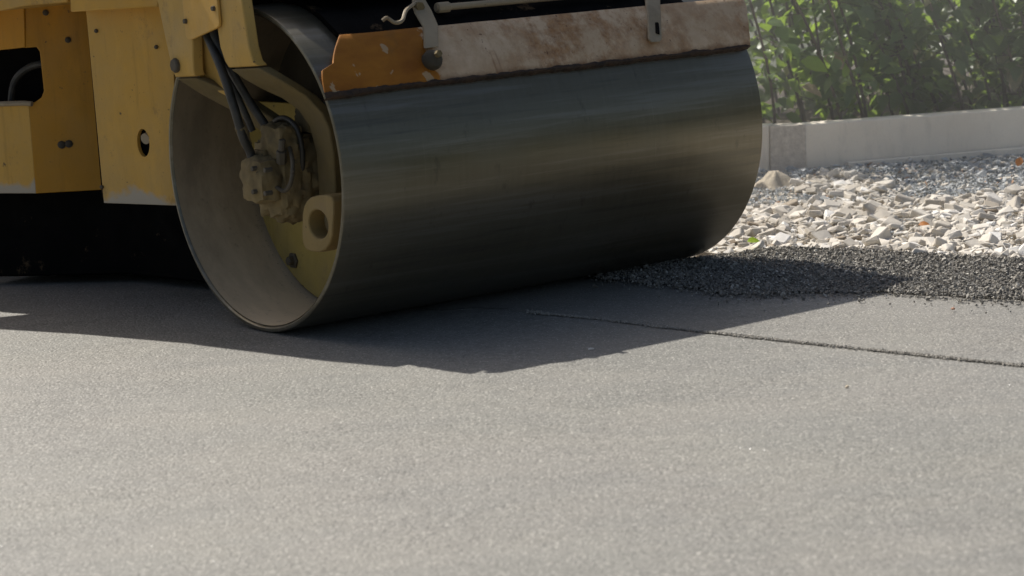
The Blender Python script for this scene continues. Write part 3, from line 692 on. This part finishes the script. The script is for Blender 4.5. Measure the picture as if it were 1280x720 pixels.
# quartz grit that glints in the sun
sunv = V((-.574, .663, 1.0)).normalized(); PQ = []
b = MB(); n = 0
spots = [(-0.409, 6.337, 0.000), (-0.436, 6.326, 0.000), (-0.396, 6.288, 0.000), (-0.386, 6.313, -0.000), (-0.848, 6.896, 0.000), (-0.922, 5.739, 0.000), (-0.870, 5.675, 0.000), (-0.748, 5.562, 0.000), (-1.310, 5.825, 0.000), (0.233, 5.582, 0.000), (0.275, 5.529, 0.000), (0.624, 6.404, 0.000), (0.658, 6.375, 0.000), (1.228, 6.639, 0.000), (1.470, 7.037, 0.000), (0.017, 7.458, -0.000), (0.838, 6.096, 0.000), (-0.033, 5.884, 0.000), (0.685, 5.250, 0.000), (0.598, 6.421, 0.000), (-0.490, 6.432, 0.000)]
for q in spots:
    q = V(q); vdir = (V((0, 0, 1.508)) - q).normalized(); h = (vdir + sunv).normalized()
    rx = h.orthogonal().normalized(); ry = h.cross(rx); s = RS.uniform(.0007, .0011)
    b.add([q + V((0, 0, .005)) + (rx * math.cos(k) + ry * math.sin(k)) * s for k in (0, 1.2, 2.3, 3.6, 5.0)] + [q + V((0, 0, .0015))], [[0, 1, 2, 3, 4], [0, 5, 1], [1, 5, 2], [2, 5, 3], [3, 5, 4], [4, 5, 0]])
nq = NT('quartz'); nq.set((.4, .4, .38), .33, 0, .8)
o = b.build('quartz_grit', nq.m, angle=1); tag(o, 'tiny glinting quartz grit bedded in the foreground asphalt', 'grit', kind='stuff')

# ------------------------------------------------------------------ kerb stones
def kerbstone(p, q, h, name='kerbstone', mat='concrete', w=.12, z0=-.10, batter=.05, bev=.012):
    p, q = V((p[0], p[1], 0)), V((q[0], q[1], 0)); d = (q - p).normalized(); nrm = V((-d.y, d.x, 0))
    prof = [(0, z0), (batter, h), (batter + w, h), (batter + w, z0)]
    vs = [p + nrm * a + V((0, 0, z)) for a, z in prof] + [q + nrm * a + V((0, 0, z)) for a, z in prof]
    m = MB(); m.add(vs, [[0, 1, 2, 3], [7, 6, 5, 4], [0, 4, 5, 1], [1, 5, 6, 2], [2, 6, 7, 3], [3, 7, 4, 0]])
    return m.build(name, M[mat], bevel=bev, seg=3)
KH = .25
k1 = kerbstone((1.625, 12.86), (3.9, 13.213), KH); tag(k1, 'long smooth grey concrete kerbstone in front of the shrubs', 'kerbstone', 'kerbstones along the shrubs')
k2 = kerbstone((3.915, 13.216), (6.3, 13.586), KH); tag(k2, 'grey concrete kerbstone continuing past the right edge of the long one', 'kerbstone', 'kerbstones along the shrubs')
k3 = kerbstone((-.9, 13.80), (1.425, 12.922), KH); tag(k3, 'grey kerbstone end showing just beside the drum', 'kerbstone', 'kerbstones along the shrubs')
k4 = kerbstone((1.43, 12.918), (1.618, 12.857), KH - .002, 'mortar_joint', 'mortar', .12, -.1, .05, .006); tag(k4, 'rough mortar filling the corner gap between two kerbstones', 'mortar joint')
# concrete haunch at the foot
m = MB(); p = V((1.85, 12.875, 0)); q = V((5.0, 13.364, 0)); d = (q - p).normalized(); nr = V((-d.y, d.x, 0))
m.add([p + nr * -.03 + V((0, 0, -.08)), p + nr * -.008 + V((0, 0, .032)), p + nr * .03 + V((0, 0, .034)), q + nr * -.03 + V((0, 0, -.08)), q + nr * -.008 + V((0, 0, .058)), q + nr * .03 + V((0, 0, .060))], [[0, 3, 4, 1], [1, 4, 5, 2], [0, 1, 2], [3, 5, 4]])
o = m.build('kerb_footing', M['concrete'], bevel=.003); tag(o, 'low concrete footing strip along the foot of the long kerbstone', 'footing')
# sand heap beside the drum
m = MB(); vs = [(1.21, 11.36, .03)]; fs = []
cx, cy = (1.414, 12.489, 0.020)[:2]; rings, sg = 10, 36; vs = [(cx, cy, .055)]
for r_ in range(1, rings + 1):
    t = r_ / rings
    for k in range(sg):
        a = 2 * math.pi * k / sg; rr = t * (.14 + .03 * mnoise.noise(V((math.cos(a) * 2, math.sin(a) * 2, 0))))
        x, y = cx + rr * 1.05 * math.cos(a), cy + rr * .9 * math.sin(a)
        vs.append((x, y, -.03 + .085 * (math.cos(math.pi * t) * .5 + .5) ** .9 + (.014 * mnoise.noise(V((x * 30, y * 30, 0))) + .010 * mnoise.noise(V((x * 80, y * 80, 0))))))
for k in range(sg): fs.append([0, 1 + k, 1 + (k + 1) % sg])
for r_ in range(rings - 1):
    for k in range(sg):
        a = 1 + r_ * sg + k; c = 1 + r_ * sg + (k + 1) % sg; fs.append([a, a + sg, c + sg, c])
m.add(vs, fs); o = m.build('sand_heap', M['sand'], angle=180); tag(o, 'small heap of pale sand beside the drum at the kerb corner', 'sand heap')

# ------------------------------------------------------------------ shrubs
def leaf_arrays(L):
    """pointed folded leaf, length L along +x, unit normal +z"""
    t = np.array([0, .22, .5, .78, 1.0]); w = np.array([0.02, .30, .36, .20, 0.0]) * .95
    zc_ = np.array([0, .03, .02, -.05, -.16]); up = .07
    mid = np.stack([t, t * 0, zc_], 1); lf = np.stack([t, w, zc_ + up * w / .36], 1); rt = np.stack([t, -w, zc_ + up * w / .36], 1)
    v = np.concatenate([mid, lf, rt]) * L; f = []
    for i in range(4): f += [[i, i + 1, 5 + i + 1, 5 + i], [i + 1, i, 10 + i, 10 + i + 1]]
    return v, np.array(f)
LV, LF = leaf_arrays(1.0)
def foliage(name, P, D, N, size, tone, parent):
    VS, FS, TN = [], [], []
    for i in range(len(P)):
        x = np.array(D[i]); x /= np.linalg.norm(x); z = np.array(N[i]); z = z - x * z.dot(x); z /= np.linalg.norm(z); y = np.cross(z, x)
        wob = np.array([1, RS.uniform(.75, 1.1), RS.uniform(.3, 2)])
        VS.append((LV * size[i] * wob) @ np.stack([x, y, z]) + P[i]); FS.append(LF + 15 * i); TN.append(np.full(8, tone[i]))
    VS, FS, TN = np.concatenate(VS), np.concatenate(FS), np.concatenate(TN)
    me = bpy.data.meshes.new(name); me.from_pydata(VS.tolist(), [], FS.tolist()); me.update()
    at = me.attributes.new('tone', 'FLOAT', 'FACE'); at.data.foreach_set('value', TN.astype(np.float32)); me.materials.append(M['leaf']); me.shade_smooth()
    o = bpy.data.objects.new(name, me); COL.objects.link(o); o.parent = parent; return o
def shrub(cx, cy, w, h, label, seed, dens=1.0, lean=-.35):
    rs = np.random.RandomState(seed); root = empty('leafy_shrub', (cx, cy, .12)); tag(root, label, 'shrub', 'leafy shrubs behind the kerb')
    st = MB(); P, D, N, Sz, T = [], [], [], [], []
    for s_ in range(int(17 * dens)):
        bx, by = rs.uniform(-w * .5, w * .5), rs.uniform(-.32, .45)
        hh = h * rs.uniform(.75, 1.1); lx = lean * hh * rs.uniform(.5, 1.5) + rs.normal(0, .08); ly = rs.normal(-.06, .15)
        pts = [V((bx + lx * t ** 1.3 + .02 * math.sin(t * 5 + s_), by + ly * t, hh * t)) for t in np.linspace(0, 1, 9)]
        st.tube(pts, [.007 * (1 - .6 * t) + .003 for t in np.linspace(0, 1, 9)], 6)
        nl = int(72 * dens)
        for k in range(nl):
            t = rs.uniform(.04, 1) ** .85; i = min(7, int(t * 8)); p = pts[i].lerp(pts[i + 1], t * 8 - i)
            a = rs.uniform(0, 2 * math.pi); out = V((math.cos(a), math.sin(a), rs.uniform(-.5, .45))).normalized(); br_ = rs.uniform(.02, .20)
            tip = p + out * br_
            if rs.rand() < .25: st.tube([p, tip], [.003, .0015], 4, cap=False)
            P.append(tuple(tip)); dd = out + V((rs.normal(0, .4), rs.normal(0, .4), rs.uniform(-.9, .1))); D.append(tuple(dd))
            N.append((rs.normal(0, .45), rs.normal(-.25, .45), 1.0)); Sz.append(.062 + .07 * rs.rand() + (.05 if rs.rand() < .15 else 0))
            T.append(min(.95, max(0, rs.normal(.38, .22))) if rs.rand() > .13 else rs.uniform(.88, .965) if rs.rand() < .8 else rs.uniform(.97, 1))
    foliage('foliage', np.array(P), D, N, Sz, T, root); st.build('stem', M['bark'], root); return root
labels = ['leafy green shrub half hidden behind the drum', 'sunlit green shrub with a big lime leaf beside the drum', 'dense dark green shrub above the middle of the long kerbstone', 'dull green broad leaved shrub at the right edge', 'green shrub beyond the right edge shrub']
sh_ = []
for i, (x, y) in enumerate([(.9, 13.75), (1.75, 13.6), (2.55, 13.75), (3.3, 13.85), (4.1, 13.95)]): sh_.append(shrub(x, y, .95, 1.25, labels[i], 40 + i, (.62, .66, .9, .95, 1.0)[i]))
for i, (x, y) in enumerate([(.2, 15.2), (1.5, 15.0), (2.7, 15.1), (3.9, 15.2), (5.1, 15.3)]):
    r_ = shrub(x, y, 1.4, 1.5, 'tall leafy shrub in the back row behind the front shrubs', 60 + i, (.75, .75, 1.1, 1.1, 1.1)[i]); r_['group'] = 'back row of shrubs'

# thin steam and dust drifting over the kerb and shrubs
m = MB(); m.box((3.6, 14.9, 1.0), (8.2, 7.0, 2.2)); 
n = NT('steam_air'); n.n.remove(n.b); vp = n.new('ShaderNodeVolumePrincipled'); vp.inputs['Color'].default_value = (.93, .93, .91, 1)
vp.inputs['Density'].default_value = .055; vp.inputs['Anisotropy'].default_value = .25
n.link(vp.outputs[0], n.out.inputs['Volume'])
o = m.build('steam', n.m); tag(o, 'thin pale steam hanging over the kerb and the shrubs', 'steam', kind='stuff')

# named leaves
def leaf_thing(name, pos, d, nrm, L, mat, label=None, cat=None, parent=None, wide=1.0):
    x = V(d).normalized(); z = V(nrm); z = (z - x * z.dot(x)).normalized(); y = z.cross(x)
    vs = [V(pos) + (x * v[0] + y * v[1] * wide + z * v[2]) * L for v in LV]
    if parent: vs = [v - V(parent.location) for v in vs]
    m = MB(); m.add(vs, [list(f) for f in LF]); o = m.build(name, M[mat], parent, angle=180)
    if label: o['label'] = label
    if cat: o['category'] = cat
    return o
leaf_thing('leaf', (1.663, 13.250, 0.568), (.9, -.1, -.33), (.1, -.75, .6), .165, 'lime', 'big lime green backlit leaf', None, sh_[1], .9)
leaf_thing('leaf', (1.799, 13.300, 0.592), (.75, -.1, -.5), (.3, -.8, .5), .15, 'dryleaf', 'large pale dry leaf', None, sh_[1], 1.0)
leaf_thing('leaf', (1.656, 13.200, 0.431), (.9, -.1, -.4), (.1, -.5, .9), .13, 'dryleaf', 'pale dry leaf low on the shrub', None, sh_[1], 1.0)
leaf_thing('leaf', (1.910, 13.300, 0.457), (.1, -.1, .9), (.3, -.9, .2), .08, 'lime', 'small upright lime leaf', None, sh_[1], .9)
for (nm, pos, d, L, mt, lab) in (
    ('fallen_leaf', (1.016, 10.159, 0.030), (.95, .2, .05), .06, 'lime', 'yellow green fallen leaf on the gravel edge beside the drum'),
    ('fallen_leaf', (1.785, 10.361, 0.030), (.9, -.2, .1), .05, 'orangeleaf', 'orange fallen leaf lying in the middle of the pale gravel'),
    ('fallen_leaf', (2.599, 12.106, 0.050), (.3, .3, .6), .06, 'orangeleaf', 'orange brown fallen leaf upright near the kerb at right edge')):
    leaf_thing(nm, pos, d, (.2, -.5, .9), L, mt, lab, 'leaf')['group'] = 'fallen leaves on the gravel'
def pebble(pos, s, mat, label, seed, sc=(1, 1, .7)):
    v, f = hull_rock(seed, 14, .8, True); m = MB(); m.add([(pos[0] + q[0] * s * sc[0], pos[1] + q[1] * s * sc[1], pos[2] + q[2] * s * sc[2]) for q in v], [list(x) for x in f])
    o = m.build('pebble', mat, angle=30); return tag(o, label, 'pebble')
def solidmat(name, c): n = NT(name); return n.set(n.ramp(n.noise(80, 4), [(.3, [v * .75 for v in c]), (.7, c)]), .7)
pebble((1.547, 8.329, 0.014), .012, solidmat('brick_chip', (.5, .25, .15)), 'reddish brick chip on the smooth asphalt near the loose strip', 301)
pebble((1.000, 7.152, 0.005), .010, solidmat('pale_pebble', (.6, .50, .36)), 'single cream pebble on the open asphalt in front of the joint', 302)
pebble((0.254, 8.022, 0.005), .012, solidmat('white_chip', (.75, .72, .66)), 'thin whitish chip lying in the shadow of the drum', 303, (1.8, .7, .5))

# ------------------------------------------------------------------ light, sky, camera
w = bpy.data.worlds.new('World'); S.world = w; w.use_nodes = True; nt = w.node_tree
sky = nt.nodes.new('ShaderNodeTexSky'); sky.sky_type = 'NISHITA'; sky.sun_disc = False
el = math.asin(sunv.z); az = math.atan2(sunv.x, sunv.y)
sky.sun_elevation = el; sky.sun_rotation = az; sky.air_density = 1.0; sky.dust_density = 4.0; sky.ozone_density = .9
nt.links.new(sky.outputs[0], nt.nodes['Background'].inputs[0]); nt.nodes['Background'].inputs[1].default_value = .070
sl = bpy.data.lights.new('sun', 'SUN'); sl.energy = 4.2; sl.angle = R(.53); sl.color = (1, .955, .88)
so = bpy.data.objects.new('sun', sl); COL.objects.link(so); so.rotation_euler = sunv.to_track_quat('Z', 'Y').to_euler(); so.location = (0, 0, 20)

cd = bpy.data.cameras.new('camera'); cam = bpy.data.objects.new('camera', cd); COL.objects.link(cam); S.camera = cam
cam.location = (0, 0, 1.508); cam.rotation_euler = (Matrix.Rotation(math.pi / 2 - .158, 3, 'X') @ Matrix.Rotation(-.059, 3, 'Z')).to_euler()
cd.sensor_width = 36; cd.lens = 84.375; cd.clip_end = 1500; cd.clip_start = .1
cd.dof.use_dof = True; cd.dof.focus_distance = 9.5; cd.dof.aperture_fstop = 4.0; cd.dof.aperture_blades = 0
vs_ = S.view_settings; vs_.view_transform = 'Standard'; vs_.look = 'None'; vs_.exposure = .45; vs_.gamma = 1
